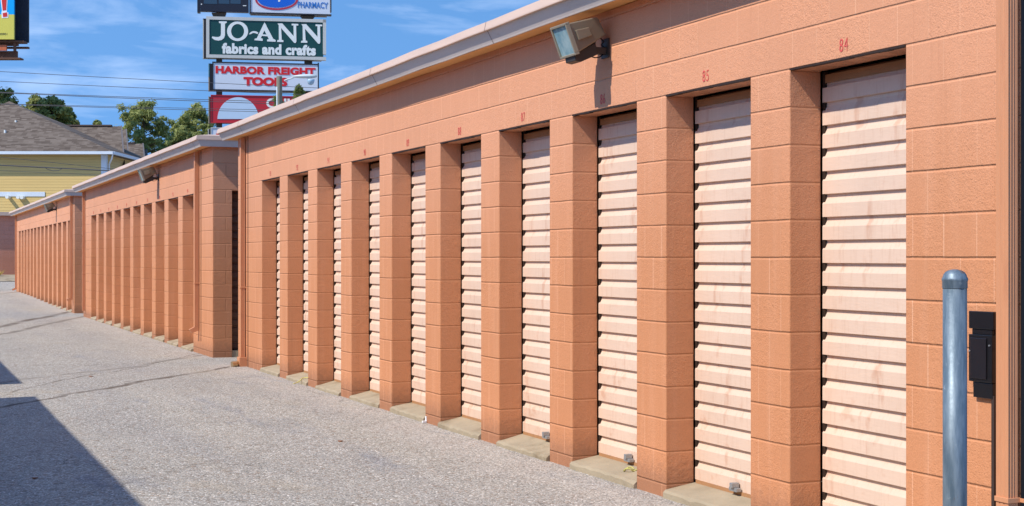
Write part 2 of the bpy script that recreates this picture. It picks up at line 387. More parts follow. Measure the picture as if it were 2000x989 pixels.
def spout(root, X0, yc, ztop, zbot, sgn=1, elbow=None, strap=(1.08,), boot=False, w_=.078, dp=.062, off=.012, name='downspout'):
    """ribbed rectangular downpipe with straps; faces to -x for sgn 1"""
    def outline():
        h, k = w_/2, off; pts = [(0+k, -h)]
        for i in range(3):                              # flutes on the near side
            a = k+dp*(.18+.27*i); pts += [(a, -h), (a+.0045, -h+.003), (a+.0075, -h+.003), (a+.012, -h)]
        pts += [(k+dp, -h)]
        for i in range(2):
            a = -h+w_*(.30+.34*i); pts += [(k+dp, a), (k+dp-.0025, a+.004), (k+dp-.0025, a+.008), (k+dp, a+.012)]
        pts += [(k+dp, h), (k, h)]
        return [(X0-sgn*p[0], yc+p[1]) for p in pts]
    o = outline(); mb = MB(); mb.prism(o, 2, zbot, ztop)
    if elbow:
        h = w_/2; x1 = X0-sgn*(off+dp); L = elbow
        mb.prism([(X0-sgn*off, zbot-.002), (x1, zbot-.002), (x1-sgn*L, zbot-L*.55), (x1-sgn*(L-.035), zbot-L*.55-.055), (X0-sgn*off, zbot-.06)], 1, yc-h, yc+h)
    s = mb.build(name, spout_m, root)
    for zs in strap:
        b = MB(); e = .006
        b.box((min(X0-sgn*.001, X0-sgn*(off+dp+e)), yc-w_/2-.005, zs), (max(X0-sgn*.001, X0-sgn*(off+dp+e)), yc+w_/2+.005, zs+.022))
        b.box((min(X0-sgn*.001, X0-sgn*.006), yc-w_/2-.03, zs+.002), (max(X0-sgn*.001, X0-sgn*.006), yc+w_/2+.03, zs+.02))
        b.build('strap', spout_m, s, bevel=.002)
    if boot:
        b = MB(); b.box((X0-sgn*.001-.10*(sgn > 0), yc-.075, -.05), (X0-sgn*.001+.10*(sgn < 0), yc+.09, zbot-.003)); b.build('boot', spout_m, s, bevel=.004)
        b = MB(); b.tube([(X0-.09, yc-.02, .05), (X0-.15, yc-.05, .035), (X0-.20, yc-.06, .03)], [.035, .042, .045], 10); b.build('drain_mouth', simple('dull brass', (.50, .36, .2), .3, .3, 20, metal=.7), s)
    return s
EAVE_PROF = dict(soff_in=(-.002, 3.186), lip=(.200, 3.160), lip2=(.205, 3.172), gtop=(.250, 3.256), capb=(.274, 3.254), capt=(.262, 3.322))
def sweep(root, name, mats, X0, Y0, Y1, depth, prof, sgn, oe, close=True, step=.6, seed=0):
    """eave profile run along the front with mitred returns along both ends; slight sag"""
    rnd = random.Random(seed); n = max(2, int((Y1-Y0)/step)); mb = MB()
    wav = [(rnd.uniform(-.003, .003), rnd.uniform(-.0035, .0035)) for _ in range(n+1)]
    rows = []
    def row(fx, y, dx, dz, end): rows.append([(fx(p[0])+(dx if not end else 0), y(p[0]), p[1]+dz) for p in prof])
    xb = X0+sgn*depth
    row(lambda o: xb, lambda o: Y0-o*oe, 0, 0, True)
    for i in range(n+1):
        t = i/n; dx, dz = wav[i]
        row(lambda o: X0-sgn*o, lambda o, t=t: (Y0-o*oe)+(Y1-Y0+2*o*oe)*t, dx, dz, False)
    row(lambda o: xb, lambda o: Y1+o*oe, 0, 0, True)
    m = len(prof); vs = [v for r in rows for v in r]; fs = []
    for i in range(len(rows)-1):
        for k in range(m if close else m-1): fs.append((i*m+k, i*m+(k+1) % m, (i+1)*m+(k+1) % m, (i+1)*m+k))
    fs += [tuple(range(m)), tuple(range((len(rows)-1)*m, len(rows)*m))[::-1]] if close else []
    mb.add(vs, fs); return mb.build(name, mats, root)
def storage_building(X0, Y0, Y1, ops, mat, label, group, sgn=1, dz=0, numbers=None, latch=(), depth=6.2, end_door=False, slabs=True):
    root = empty('storage_building', (X0+sgn*depth/2, (Y0+Y1)/2, 0), label, 'storage building', group)
    top = 3.182
    # front wall: one comb-shaped outline with the door openings cut out
    pts = [(Y0, -.3)]
    for y in ops: pts += [(y, -.3), (y, HEAD), (y+OPW, HEAD), (y+OPW, -.3)]
    pts += [(Y1, -.3), (Y1, top), (Y0, top)]
    wmb = MB(); wmb.prism(pts, 0, X0, X0+sgn*(RD-.004)) if sgn > 0 else wmb.prism(pts, 0, X0+sgn*(RD-.004), X0)
    wall = wmb.build('front_wall', mat, root, bevel=.007)
    xa, xb = X0+sgn*(RD-.002), X0+sgn*depth
    e = MB(); q = .29; xe = X0+sgn*.012
    if end_door and sgn > 0:
        e.prism([(xe, -.3), (X0+q, -.3), (X0+q, HEAD-.003), (X0+q+.95, HEAD-.003), (X0+q+.95, -.3), (xb, -.3), (xb, top-.003), (xe, top-.003)], 1, Y0-.002, Y0+.2)
    else: e.box((min(xe, xb), Y0-.002, -.3), (max(xe, xb), Y0+.2, top-.003))
    e.build('end_wall', mat, root)
    e = MB(); e.box((min(xe, xb), Y1-.2, -.3), (max(xe, xb), Y1+.002, top-.003)); e.build('end_wall', mat, root)
    e = MB(); e.box((min(xb, xb-sgn*.2), Y0+.202, -.3), (max(xb, xb-sgn*.2), Y1-.202, top)); e.build('back_wall', mat, root)
    if end_door and sgn > 0:
        d = MB(); zc = .12
        vs = []
        for k in range(20): vs += [(zc+k*.12, 0), (zc+k*.12+.07, 0), (zc+k*.12+.075, .02), (zc+k*.12+.115, .02)]
        V = [(x, Y0+.15+a[1], a[0]) for x in (X0+q+.004, X0+q+.946) for a in vs]; n = len(vs)
        d.add(V, [(i, i+1, i+1+n, i+n) for i in range(n-1)]); d.build('end_door', shade_door, root, fix=False)
        d = MB(); d.box((X0+q, Y0+.01, -.2), (X0+q+.95, Y0+.15, .10)); d.build('threshold', concrete, root)
    rnd = random.Random(9)
    for y in ops:
        li = MB(); t = y+.002
        while t < y+OPW-.01:
            t2 = min(y+OPW-.002, t+rnd.uniform(.05, .22)); a = rnd.uniform(.0015, .0055)
            li.box((min(X0-sgn*.0025, X0+sgn*.03), t, HEAD-.001-a), (max(X0-sgn*.0025, X0+sgn*.03), t2, HEAD+.0035)); t = t2
        li.build('lintel_edge', rail_m, root)
    # doors and their thresholds
    proto = None; slab0 = None
    for i, y in enumerate(ops):
        if proto is None or i in latch:
            dd = make_door(root, X0, y, sgn, i in latch)
            if i not in latch: proto = dd; py = y
        else:
            c = copy_tree(proto, root); c.location = (0, y-py, 0)
        if slabs:
            s = MB(); rnd = random.Random(i*7+int(Y0)); f0 = .012+rnd.uniform(0, .02); z0 = .044+rnd.uniform(-.008, .008); nseg = 12; V = []
            for q in range(nseg+1):
                yy_ = y+.003+(OPW-.006)*q/nseg; fr = X0-sgn*(f0+rnd.gauss(0, .003)); zf = z0+rnd.gauss(0, .0025); ch_ = .014+abs(rnd.gauss(0, .006))
                V += [(p[0], yy_, p[1]) for p in ((xa+sgn*.1, -.2), (xa+sgn*.1, SLAB_IN), (xa, SLAB_IN), (X0+sgn*.05, zf+.010), (fr+sgn*ch_, zf), (fr+sgn*.003, zf-ch_*.8), (fr-sgn*.006, -.2))]
            s.add(V, [(a_*7+b_, a_*7+(b_+1) % 7, (a_+1)*7+(b_+1) % 7, (a_+1)*7+b_) for a_ in range(nseg) for b_ in range(7)]+[tuple(range(7)), tuple(range(nseg*7, nseg*7+7))[::-1]])
            s.build('threshold', concrete, root)
    # roof, gutter and roof-edge metal
    p = EAVE_PROF
    sweep(root, 'gutter', gutter_m, X0, Y0, Y1, depth, [(.165, 3.168), p['lip'], p['lip2'], p['gtop'], (.17, 3.256)], sgn, .5, seed=1+int(Y0))
    sweep(root, 'soffit', soffit_m, X0, Y0, Y1, depth, [(-.05, 3.186), (.166, 3.168), (.166, 3.178), (-.05, 3.2)], sgn, .5, seed=2+int(Y0))
    sweep(root, 'roof_edge', cap_m, X0, Y0, Y1, depth, [(.16, 3.259), p['capb'], (.275, 3.262), p['capt'], (.05, 3.345), (.05, 3.30)], sgn, .5, seed=1+int(Y0))
    r = MB(); r.box((min(X0-sgn*.04, xb), Y0-.02, 3.205), (max(X0-sgn*.04, xb), Y1+.02, 3.338)); r.build('roof', roof_m, root)
    if numbers:
        for i, y in enumerate(ops):
            vs, fs = text_geo(str(numbers+i), -.004, 0, 1.15); t = MB(); yc = y+OPW*.5; wd = .074; ht = .068; zc = HEAD+.035
            solid2d(t, vs, fs, lambda a, b, d: (X0-.0025+d, yc+wd/2-a*wd, zc+b*ht), .0015)
            o = t.build('unit_number', red_paint, root)
    return root
ops1 = [6.003+PITCH*i for i in range(10)]
ops2 = [24.37+PITCH*i for i in range(10)]
ops3 = [42.85+PITCH*i for i in range(14)]
G = 'rows of drive-up storage units'
b1 = storage_building(4.463, 5.203, 21.32, ops1, brick1, 'nearest orange storage row, red unit numbers 84 to 93 above its cream doors', G, numbers=84, latch=(0, 1, 2, 3))
b2 = storage_building(4.382, 22.77, 39.85, ops2, brick2, 'middle orange storage row, its brown end wall with a dark door showing', G, numbers=94, end_door=True)
b3 = storage_building(4.40, 42.2, 63.7, ops3, brick3, 'farthest orange block storage row with fourteen narrow bays, in front of the yellow building', G)
spout(b1, 4.463, 5.243, 3.165, -.1, strap=(.455,), w_=.078, dp=.052)
spout(b1, 4.463, 20.83, 3.16, .13, strap=(1.08,), boot=True)
spout(b2, 4.382, 23.88, 3.16, .42, elbow=.08, strap=(1.09,))
spout(b2, 4.382, 39.45, 3.16, .16, strap=(1.09,))
spout(b3, 4.40, 42.55, 3.16, .42, elbow=.09, strap=(1.09,))
spout(b3, 4.40, 63.35, 3.16, .3, elbow=.12, strap=(1.0,))
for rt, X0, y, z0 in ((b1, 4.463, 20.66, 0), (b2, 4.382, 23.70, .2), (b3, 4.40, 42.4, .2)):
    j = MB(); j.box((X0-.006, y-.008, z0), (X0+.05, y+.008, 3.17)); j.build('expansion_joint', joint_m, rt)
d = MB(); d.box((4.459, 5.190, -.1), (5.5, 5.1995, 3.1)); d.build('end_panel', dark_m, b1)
# thin dark upright strip below the wall box
d = MB(); d.box((4.443, 5.348, -.1), (4.4615, 5.366, .90)); d.build('thin_upright', simple('conduit brown', (.05, .032, .026), .7), b1)

# rows across the lane, behind the photographer's shoulder: they cast the shade on the asphalt
XO = -1.90
opo1 = [-7.0+PITCH*i for i in range(16)]; opo2 = [19.2+PITCH*i for i in range(14)]
G2 = 'storage rows on the shaded side of the lane'
storage_building(XO, -7.6, 16.55, opo1, brick1, 'storage row left of the camera whose roof shades the near asphalt', G2, sgn=-1, slabs=True)
storage_building(XO, 18.35, 40, opo2, brick1, 'storage row left of the camera beyond the sunlit gap', G2, sgn=-1, slabs=True)

# block that closes the end of the lane
eb = empty('end_block', (3, 74, .6), 'brown block wall building closing the far end of the lane below the yellow siding', 'building')
m = MB(); m.box((-14, 71, .2), (9, 78, 3.36)); m.build('wall', masonry('end block paint', (.50, .21, .13), 4.4), eb)
m = MB(); m.box((-14.2, 70.72, 3.363), (9.2, 78.2, 3.52)); m.build('roof_edge', cap_m, eb)
m = MB(); m.box((5.62, 70.6, 1.28), (5.95, 70.995, 1.42)); m.box((5.8, 70.7, .5), (5.9, 70.995, 1.277)); m.build('wall_pipe', spout_m, eb)

# ------------------------------------------------------------------ floodlights
lamp_body = simple('floodlight bronze', (.23, .18, .12), .5, .12, 12, spec=.5)
lamp_dark = simple('floodlight dark bronze', (.05, .04, .034), .5, .15, 12)
lamp_rim = simple('floodlight rim', (.30, .26, .19), .4, .1, 10)
k = NB('floodlight glass'); lens_m = k.done(k.mix(k.sm(k.noise(9, 3, .6), .35, .7), (.14, .30, .36), (.36, .50, .52)), .12, None, 1, .6)
def floodlight(X0, Y, label):
    root = empty('floodlight', (X0, Y, 2.90), label, 'floodlight', 'floodlights under the eaves')
    q = lambda x, z: (X0+x, z)
    h = .115; b = MB()
    # housing: side outline in x/z, narrowing a little towards the back
    prof = [(-.335, 3.062), (-.113, 3.122), (-.045, 3.008), (-.12, 2.957), (-.262, 2.872)]; wd = [h, h*.86, h*.8, h*.86, h]
    n = len(prof); V = [(X0+p[0], Y-w_, p[1]) for p, w_ in zip(prof, wd)]+[(X0+p[0], Y+w_, p[1]) for p, w_ in zip(prof, wd)]
    b.add(V, [tuple(range(n)), tuple(range(n, 2*n))[::-1]]+[(i, i+n, (i+1) % n+n, (i+1) % n) for i in range(n)])
    hs_ = b.build('housing', lamp_body, root, bevel=.008)
    for s_ in (-1, 1):
        c = MB(); y_ = Y+s_*h*.93
        c.prism([q(-.285, 3.018), q(-.19, 3.043), q(-.165, 2.99), q(-.262, 2.952)], 1, min(y_, y_+s_*.022), max(y_, y_+s_*.022)); c.build('side_boss', lamp_body, hs_, bevel=.004)
    ux, uz = -.073, .190; L = math.hypot(ux, uz); ux, uz = ux/L, uz/L; nx_, nz_ = -uz, ux     # along the lens and out of it
    def fr(a, b_): return (X0-.300+ux*a+nx_*b_, 2.966+uz*a+nz_*b_)
    f = MB(); hw = .128; hl = .112
    for a0, a1, y0, y1 in ((-hl, -hl+.016, -hw, hw), (hl-.016, hl, -hw, hw), (-hl+.016, hl-.016, -hw, -hw+.016), (-hl+.016, hl-.016, hw-.016, hw)):
        f.prism([fr(a0, -.004), fr(a1, -.004), fr(a1, .028), fr(a0, .028)], 1, Y+y0, Y+y1)
    f.build('lens_frame', lamp_rim, root, bevel=.003)
    g_ = MB(); g_.prism([fr(-hl+.015, .004), fr(hl-.015, .004), fr(hl-.015, .016), fr(-hl+.015, .016)], 1, Y-hw+.015, Y+hw-.015); g_.build('lens', lens_m, root)
    bl = MB(); bl.prism([q(-.275, 2.872), q(-.268, 2.822), q(-.225, 2.815), q(-.10, 2.872), q(-.118, 2.95)], 1, Y-.08, Y+.08); bl.build('ballast_box', lamp_dark, root, bevel=.005)
    br = MB(); br.box((X0-.165, Y-.032, 2.885), (X0-.012, Y+.032, 2.928)); br.box((X0-.013, Y-.055, 2.86), (X0-.0015, Y+.055, 2.99))
    br.tube([(X0-.165, Y-.033, 2.906), (X0-.165, Y+.033, 2.906)], .0215, 12)
    br.prism([q(-.12, 2.957), q(-.165, 2.9), q(-.14, 2.885), q(-.09, 2.965)], 1, Y-.03, Y+.03); br.build('bracket', lamp_dark, root)
    cb = MB(); cb.tube([(X0-.15, Y-.02, 2.885), (X0-.13, Y-.03, 2.862), (X0-.10, Y-.03, 2.855), (X0-.06, Y-.02, 2.862), (X0-.03, Y-.01, 2.885)], .0045, 6)
    cb.tube([(X0-.05, Y, 3.0), (X0-.03, Y-.02, 2.97), (X0-.035, Y+.01, 2.95), (X0-.02, Y-.01, 2.93)], .006, 6); cb.build('cable', black_m, root)
    return root
fl = floodlight(4.463, 9.30, 'largest bronze floodlight tilted down above the bay numbered 86')
def put_copy(src, x, y, dz, label):
    c = copy_tree(src); c.location = (x, y, src.location.z+dz); c['label'] = label; return c
put_copy(fl, 4.382, 27.85, .03, 'bronze floodlight under the eave of the middle storage row')
put_copy(fl, 4.40, 47.1, .03, 'smallest bronze floodlight under the eave of the farthest storage row')

# ------------------------------------------------------------------ bollard and wall box
def bollard_mat():
    k = NB('galvanised pipe'); k.pos()
    a = k.noise(1, 5, .7, sv=(34, 34, 5)); b = k.noise(30, 5, .65)
    c = k.mix(k.sm(a, .35, .7), (.10, .15, .195), (.21, .27, .32)); c = k.mix(k.sm(b, .60, .74, 0, .5), c, (.36, .42, .45))
    c = k.mix(k.sm(k.noise(14, 4, .6), .66, .73, 0, .7), c, (.20, .11, .07))
    return k.done(c, k.M('MULTIPLY_ADD', b, .3, .35), k.M('MULTIPLY', b, .0008), 1, .5, .35)
bp = P(1865, 540, 5.6); bx, by = bp.x, bp.y; r_ = .0435
bo = empty('bollard', (bx, by, 0), 'blue-grey galvanised steel pipe bollard with domed cap at the near end of the row', 'bollard')
bm_ = bollard_mat()
MB().lathe((bx, by, 0), [(r_, -.1), (r_, 1.40)], 40).build('post', bm_, bo, smooth=False)
cap = MB().lathe((bx, by, 0), [(.0445, 1.392), (.0455, 1.394), (.0455, 1.418), (.0465, 1.420), (.0475, 1.424), (.0465, 1.430), (.044, 1.434), (.041, 1.444), (.034, 1.453), (.023, 1.4595), (.010, 1.4625), (.002, 1.463)], 40).build('cap', bm_, bo)
for o in bo.children:
    for p_ in o.data.polygons: p_.use_smooth = len(p_.vertices) == 4
X0 = 4.463
wb = empty('wall_box', (X0, 5.435, .88), 'tall narrow black wall box beside the near downspout', 'wall box')
m = MB(); m.box((X0-.028, 5.352, .955), (X0-.0015, 5.508, 1.165)); m.box((X0-.026, 5.346, 1.19), (X0-.0015, 5.510, 1.268)); m.box((X0-.02, 5.36, 1.165), (X0-.0015, 5.495, 1.19)); m.box((X0-.022, 5.355, .885), (X0-.0015, 5.485, .953)); m.build('case', black_m, wb, bevel=.003)
m = MB(); m.box((X0-.034, 5.385, .97), (X0-.0285, 5.49, 1.15)); m.build('cover', simple('black cover', (.014, .013, .017), .3, .2, 10, spec=.5), wb, bevel=.002)
m = MB(); m.tube([(X0-.033, 5.499, 1.09), (X0-.027, 5.499, 1.09)], .004, 8); m.tube([(X0-.033, 5.366, 1.12), (X0-.027, 5.366, 1.12)], .004, 8); m.build('screw', galv, wb)

# ------------------------------------------------------------------ small things on the ground
cord = MB(); y = 17.9-1.42
def onslab(x): return .05+(x-4.46)*.17 if x > 4.45 else gz(x, 18)
y92 = ops1[8]
pts = [(4.33, y92+.16, .018), (4.38, y92+.20, .022), (4.43, y92+.22, .05), (4.46, y92+.30, .058), (4.50, y92+.36, .066), (4.53, y92+.30, .072), (4.56, y92+.18, .078), (4.60, y92+.10, .085)]
cord.tube(pts, .006, 6); single(cord, 'cord', simple('yellow cord', (.62, .55, .18), .6), (4.46, y92+.3, 0), 'yellow cord trailing over the concrete threshold of the bay numbered 92', 'cord')
c2 = MB(); y86 = ops1[2]; cx_, cy_ = 4.56, y86+.30
c2.tube([(cx_+.035*math.cos(t), cy_+.045*math.sin(t), .08+.012*math.sin(t*2)) for t in [i*.5 for i in range(13)]]+[(4.60, y86+.22, .095), (4.63, y86+.12, .10)], .005, 6)
single(c2, 'cord', simple('yellow green cord', (.50, .48, .14), .6), (cx_, cy_, 0), 'small looped yellow cord by the latch under the floodlight bay', 'cord')
ch = MB(); ch.box((4.455, ops1[5]-.05, .0), (4.4615, ops1[5]-.02, .06)); ch.box((4.42, ops1[5]-.06, .004), (4.458, ops1[5]-.03, .02))
single(ch, 'litter', simple('white scrap', (.8, .8, .8), .6), (4.45, ops1[5]-.04, 0), 'white paper scrap at the foot of a pillar midway along the near row', 'litter')
leaf_m = simple('dry leaf', (.22, .09, .04), .8, .4, 30)
rnd = random.Random(3)
for (px, py, s_, lab) in ((178, 738, .028, 'brown dry leaf lying in the open asphalt near the sunlit gap'), (68, 939, .02, 'dry leaf lying inside the big shadow'), (665, 863, .022, 'dark dry leaf on the asphalt in front of the middle of the near row')):
    Z = EYE*FPX/(py-HY); p = P(px, py, Z); z0 = gz(p.x, p.y)+.004; mb = MB(); V = []
    for r in range(2):
        V += [(p.x+s_*math.cos(t)*(1+.3*math.sin(3*t)), p.y+s_*.7*math.sin(t), z0+.0035*r+.004*math.cos(2*t+1)) for t in [i*math.pi/4 for i in range(8)]]
    mb.add(V, [tuple(range(8))[::-1], tuple(range(8, 16))]+[(i, (i+1) % 8, (i+1) % 8+8, i+8) for i in range(8)])
    single(mb, 'leaf', leaf_m, (p.x, p.y, z0), lab, 'leaf', 'dry leaves on the asphalt')
pb = MB()
for i in range(1400):                                  # loose gravel along the foot of the wall
    yv = rnd.uniform(7, 23) if i < 1100 else rnd.uniform(23, 40); xv = (4.43 if yv < 22 else 4.35)-abs(rnd.gauss(0, .22)); s_ = rnd.uniform(.004, .010)
    z0 = gz(xv, yv); a = rnd.uniform(0, 3)
    V = [(xv+s_*math.cos(a+t), yv+s_*math.sin(a+t), z0-.002) for t in (0, 1.6, 3.1, 4.7)]+[(xv, yv, z0+s_*rnd.uniform(.6, 1.1))]
    pb.add(V, [(0, 1, 4), (1, 2, 4), (2, 3, 4), (3, 0, 4)])
single(pb, 'gravel', simple('pale gravel', (.45, .41, .37), .9, .5, 40), (4.3, 15, 0), 'loose pale gravel swept along the foot of the orange wall', 'gravel', kind='stuff', fix=False)

# ------------------------------------------------------------------ sign pylon
SA = R(10); ZS = 120.0; PX0 = 520.0
sr = Vector((math.cos(SA-TH), math.sin(SA-TH), 0)); sb = Vector((-sr.y, sr.x, 0))      # along the face, into the sign
org = P(PX0, HY, ZS); xc0 = (PX0-CX)/FPX*ZS
def SG(px, py, d=0):
    u = (px-CX)/FPX; s_ = (u*ZS-xc0)/(math.cos(SA)-u*math.sin(SA)); Z = ZS+s_*math.sin(SA)
    v = org+sr*s_+sb*d; v.z = EYE+(HY-py)/FPX*Z; return v
pyl = empty('sign_pylon', (org.x, org.y, 0), 'tall shopping centre pylon carrying five stacked sign boxes behind the eave', 'sign pylon')
pole_m = simple('pylon brown', (.12, .09, .065), .6, .2, 3)
white_p = simple('sign face white', (.62, .66, .72), .35, .04, 1.5); frame_b = simple('sign frame black', (.02, .018, .022), .4)
frame_w = simple('sign frame pale', (.52, .52, .48), .5, .08, 2); green_p = simple('sign face green', (.012, .06, .055), .3, .1, 2)
red_p = simple('sign face red', (.50, .025, .035), .35, .06, 2); let_w = simple('lettering white', (.74, .76, .72), .4, .03, 3)
let_r = simple('lettering red', (.62, .02, .025), .4, .05, 3); blue_p = simple('emblem blue', (.015, .12, .55), .3, .05, 3); let_b = simple('lettering blue', (.03, .17, .50), .4)
ring_r = simple('emblem red', (.45, .03, .06), .35); teal = simple('panel end blue', (.05, .30, .45), .5); dome_m = simple('panel pale blue', (.50, .62, .74), .4, .04, 2)
tan_m = simple('cabinet edge tan', (.42, .34, .25), .6)
def quad_slab(mb, x0, y0, x1, y1, d0, d1, yr=None):
    """box on the face plane from pixel rectangle; yr tilts with perspective automatically"""
    a = SG(x0, y0); b = SG(x1, y0); c = SG(x0, y1); zt, zb = a.z, c.z
    V = []
    for d in (d0, d1):
        for px, z in ((x0, zb), (x1, zb), (x1, zt), (x0, zt)):
            v = SG(px, HY, d); v.z = z; V.append(v)
    return mb.add(V, [(0,1,2,3), (7,6,5,4), (0,4,5,1), (1,5,6,2), (2,6,7,3), (3,7,4,0)])
def cabinet(x0, y0, x1, y1, frame_mat, face_mat, fw, side=tan_m, splay=6, name='sign_box', depth=.5):
    f = MB()
    for r in ((x0, y0, x1, y0+fw), (x0, y1-fw, x1, y1), (x0, y0+fw, x0+fw, y1-fw), (x1-fw, y0+fw, x1, y1-fw)): quad_slab(f, *r, 0, depth)
    box = f.build(name, frame_mat, pyl)
    p = MB(); quad_slab(p, x0+fw*.9, y0+fw*.9, x1-fw*.9, y1-fw*.9, .06, .12); p.build('face_panel', face_mat, box)
    # second face, splayed, seen edge-on at the left
    s_ = MB(); quad_slab(s_, x0-splay, y0+1.5, x0-splay+2.2, y1-.5, .75, 1.2); quad_slab(s_, x0-splay+2.2, y0+1.5, x1-8, y1-.5, .9, 1.2); s_.build('rear_frame', side, box)
    s_ = MB(); quad_slab(s_, x0-splay+2, y0+2.5, x0+4, y1-1.5, depth+.02, .85); s_.build('cabinet_core', frame_b, box)
    return box
def letters(parent, body, x0, y0, x1, y1, mat, bold=.02, name='lettering', shear=0, spacing=1.0, d=.03):
    vs, fs = text_geo(body, bold, shear, spacing); t = MB(); A = SG(x0, y0); B = SG(x0, y1); zt, zb = A.z, B.z
    pl = SG(x0, HY); pr = SG(x1, HY)
    def to3(a, b, dd): v = pl.lerp(pr, a)+sb*(d-dd); v.z = zb+(zt-zb)*b; return v
    solid2d(t, vs, fs, to3, -.03); return t.build(name, mat, parent)
def zz_(zx, zy): return 380+zx/3.533, zy/3.533
for zx0, zx1, xt in ((148, 190, 0), (760, 815, 0)):
    m = MB(); x0 = zz_(zx0, 0)[0]; x1 = zz_(zx1, 0)[0]; a, b = SG(x0, HY, .62), SG(x1, HY, .62); V = []
    for p_, q_ in ((a, .0), (b, .0), (b, .25), (a, .25)): V.append(p_+sb*q_)
    m.add([(v.x, v.y, -.3) for v in V]+[(v.x, v.y, 21.4) for v in V], [(0,1,2,3), (7,6,5,4), (0,4,5,1), (1,5,6,2), (2,6,7,3), (3,7,4,0)]); m.build('pole', pole_m, pyl)
for xa, xb_, xc, xd in ((413, 442, 418, 438), (585, 618, 592, 612)):      # flared collars under the top box
    m = MB(); V = [SG(xa, 23 if xa < 500 else 27, .5), SG(xb_, 23 if xa < 500 else 27, .5), SG(xd, 35, .5), SG(xc, 35, .5)]; V += [v+sb*.5 for v in V]
    m.add(V, [(0,1,2,3), (7,6,5,4), (0,4,5,1), (1,5,6,2), (2,6,7,3), (3,7,4,0)]); m.build('collar', pole_m, pyl)
# 1 top: price board and pharmacy sign
pb_ = MB(); quad_slab(pb_, 391.5, -62, 486, 22.0, 0, .5); quad_slab(pb_, 385, -62, 391, 22.5, .3, 1.1); tb = pb_.build('price_board', simple('price board', (.018, .02, .032), .4), pyl)
for x0, x1 in ((398, 424), (427, 448), (450, 470)):
    m = MB(); quad_slab(m, x0, -34, x1, 7.5, -.012, -.003); m.build('digit_panel', simple('digit panel', (.035, .07, .11), .3), tb)
letters(tb, '1', 406, -26, 415.5, 4.6, let_w, .03); letters(tb, '.', 420, .5, 424.5, 4.6, let_w, .03); letters(tb, '8', 428, -26, 443, 4.6, let_w, .03); letters(tb, '7', 449, -26, 463, 4.6, let_w, .03)
m = MB(); quad_slab(m, 474.5, 10.7, 481, 12.2, -.02, 0); quad_slab(m, 392.5, 7.5, 394.5, 9.8, -.02, 0); m.build('mark', let_w, tb)
ph = cabinet(487, -62, 647.5, 26.5, frame_b, white_p, 2.6, splay=-2)
def ellipse(parent, cx0, cy0, a0, b0, a1, b1, mat, d, name, arc=(0, 2*math.pi), n=48):
    m = MB(); V = []
    for i in range(n):
        t = arc[0]+(arc[1]-arc[0])*i/(n if arc[1]-arc[0] > 6 else n-1)
        for (a, b) in ((a0, b0), (a1, b1)):
            for dd in (d, d+.03): V.append(SG(cx0+a*math.cos(t), cy0-b*math.sin(t), dd))
    F = []; full = arc[1]-arc[0] > 6
    for i in range(n if full else n-1):
        p_, q_ = i*4, ((i+1) % n)*4
        F += [(p_, q_, q_+2, p_+2), (p_+1, p_+3, q_+3, q_+1), (p_, p_+1, q_+1, q_), (p_+2, q_+2, q_+3, p_+3)]
    m.add(V, F); return m.build(name, mat, parent)
ellipse(ph, 540.3, -1, .2, .1, 36.8, 16, blue_p, .028, 'emblem'); ellipse(ph, 540.3, -1, 38.4, 17.6, 42, 20.8, ring_r, .028, 'emblem_ring')
letters(ph, 'Kroger', 512, -30, 569, 6.6, let_w, .012, shear=.25, d=.015)
letters(ph, 'PHARMACY', 581.6, 3.2, 640.4, 15.2, let_b, .012)
# 2 green sign
jb = cabinet(402.6, 32, 637, 112.6, frame_w, green_p, 6.2, side=frame_w, splay=7)
jm = MB()
jl = [0]
def stroke(pts, dd=None):
    jl[0] += 1; d = .045-.0012*jl[0]
    V = [SG(*zz_(*p), d) for p in pts]; V += [SG(*zz_(*p), .058) for p in pts]; n = len(pts)
    jm.add(V, [tuple(range(n)), tuple(range(n, 2*n))[::-1]]+[(i, i+n, (i+1) % n+n, (i+1) % n) for i in range(n)])
# J
stroke([(168, 147), (222, 147), (222, 158), (210, 163), (210, 245), (182, 245), (182, 163), (168, 158)])
stroke([(210, 240), (204, 262), (188, 276), (165, 281), (140, 277), (119, 262), (123, 252), (145, 256), (165, 256), (178, 250), (182, 238)])
# O
for i in range(28):
    t0, t1 = 2*math.pi*i/28, 2*math.pi*(i+1)/28
    e = lambda t, a, b: (297+a*math.cos(t), 216+b*math.sin(t))
    stroke([e(t0, 73, 68), e(t1, 73, 68), e(t1, 45, 50), e(t0, 45, 50)])
    jl[0] -= 1
# swash and A
stroke([(374, 238), (388, 222), (404, 215), (424, 217), (440, 226), (434, 236), (418, 229), (402, 228), (388, 236)])
stroke([(483, 155), (497, 178), (455, 268), (428, 268), (470, 180)]); stroke([(483, 155), (545, 272), (515, 274), (468, 185)])
stroke([(412, 278), (416, 267), (452, 262), (470, 268), (470, 283)]); stroke([(500, 286), (502, 272), (548, 270), (560, 278), (559, 289)]); stroke([(440, 236), (505, 240), (510, 252), (440, 246)])
# N N
for ox, oy in ((0, 0), (165, 5)):
    stroke([(572+ox, 163+oy), (605+ox, 162+oy), (700+ox, 268+oy), (700+ox, 297+oy), (688+ox, 297+oy), (590+ox, 186+oy)])
    stroke([(581+ox, 172+oy), (597+ox, 190+oy), (602+ox, 280+oy), (582+ox, 280+oy)]); stroke([(569+ox, 290+oy), (572+ox, 277+oy), (612+ox, 277+oy), (614+ox, 291+oy)])
    stroke([(683+ox, 172+oy), (701+ox, 172+oy), (703+ox, 290+oy), (684+ox, 270+oy)]); stroke([(670+ox, 164+oy), (716+ox, 166+oy), (716+ox, 177+oy), (670+ox, 176+oy)])
jm.build('lettering', let_w, jb)
letters(jb, 'fabrics and crafts', 433.4, 83.8, 617, 105, let_w, .05, spacing=1.05)
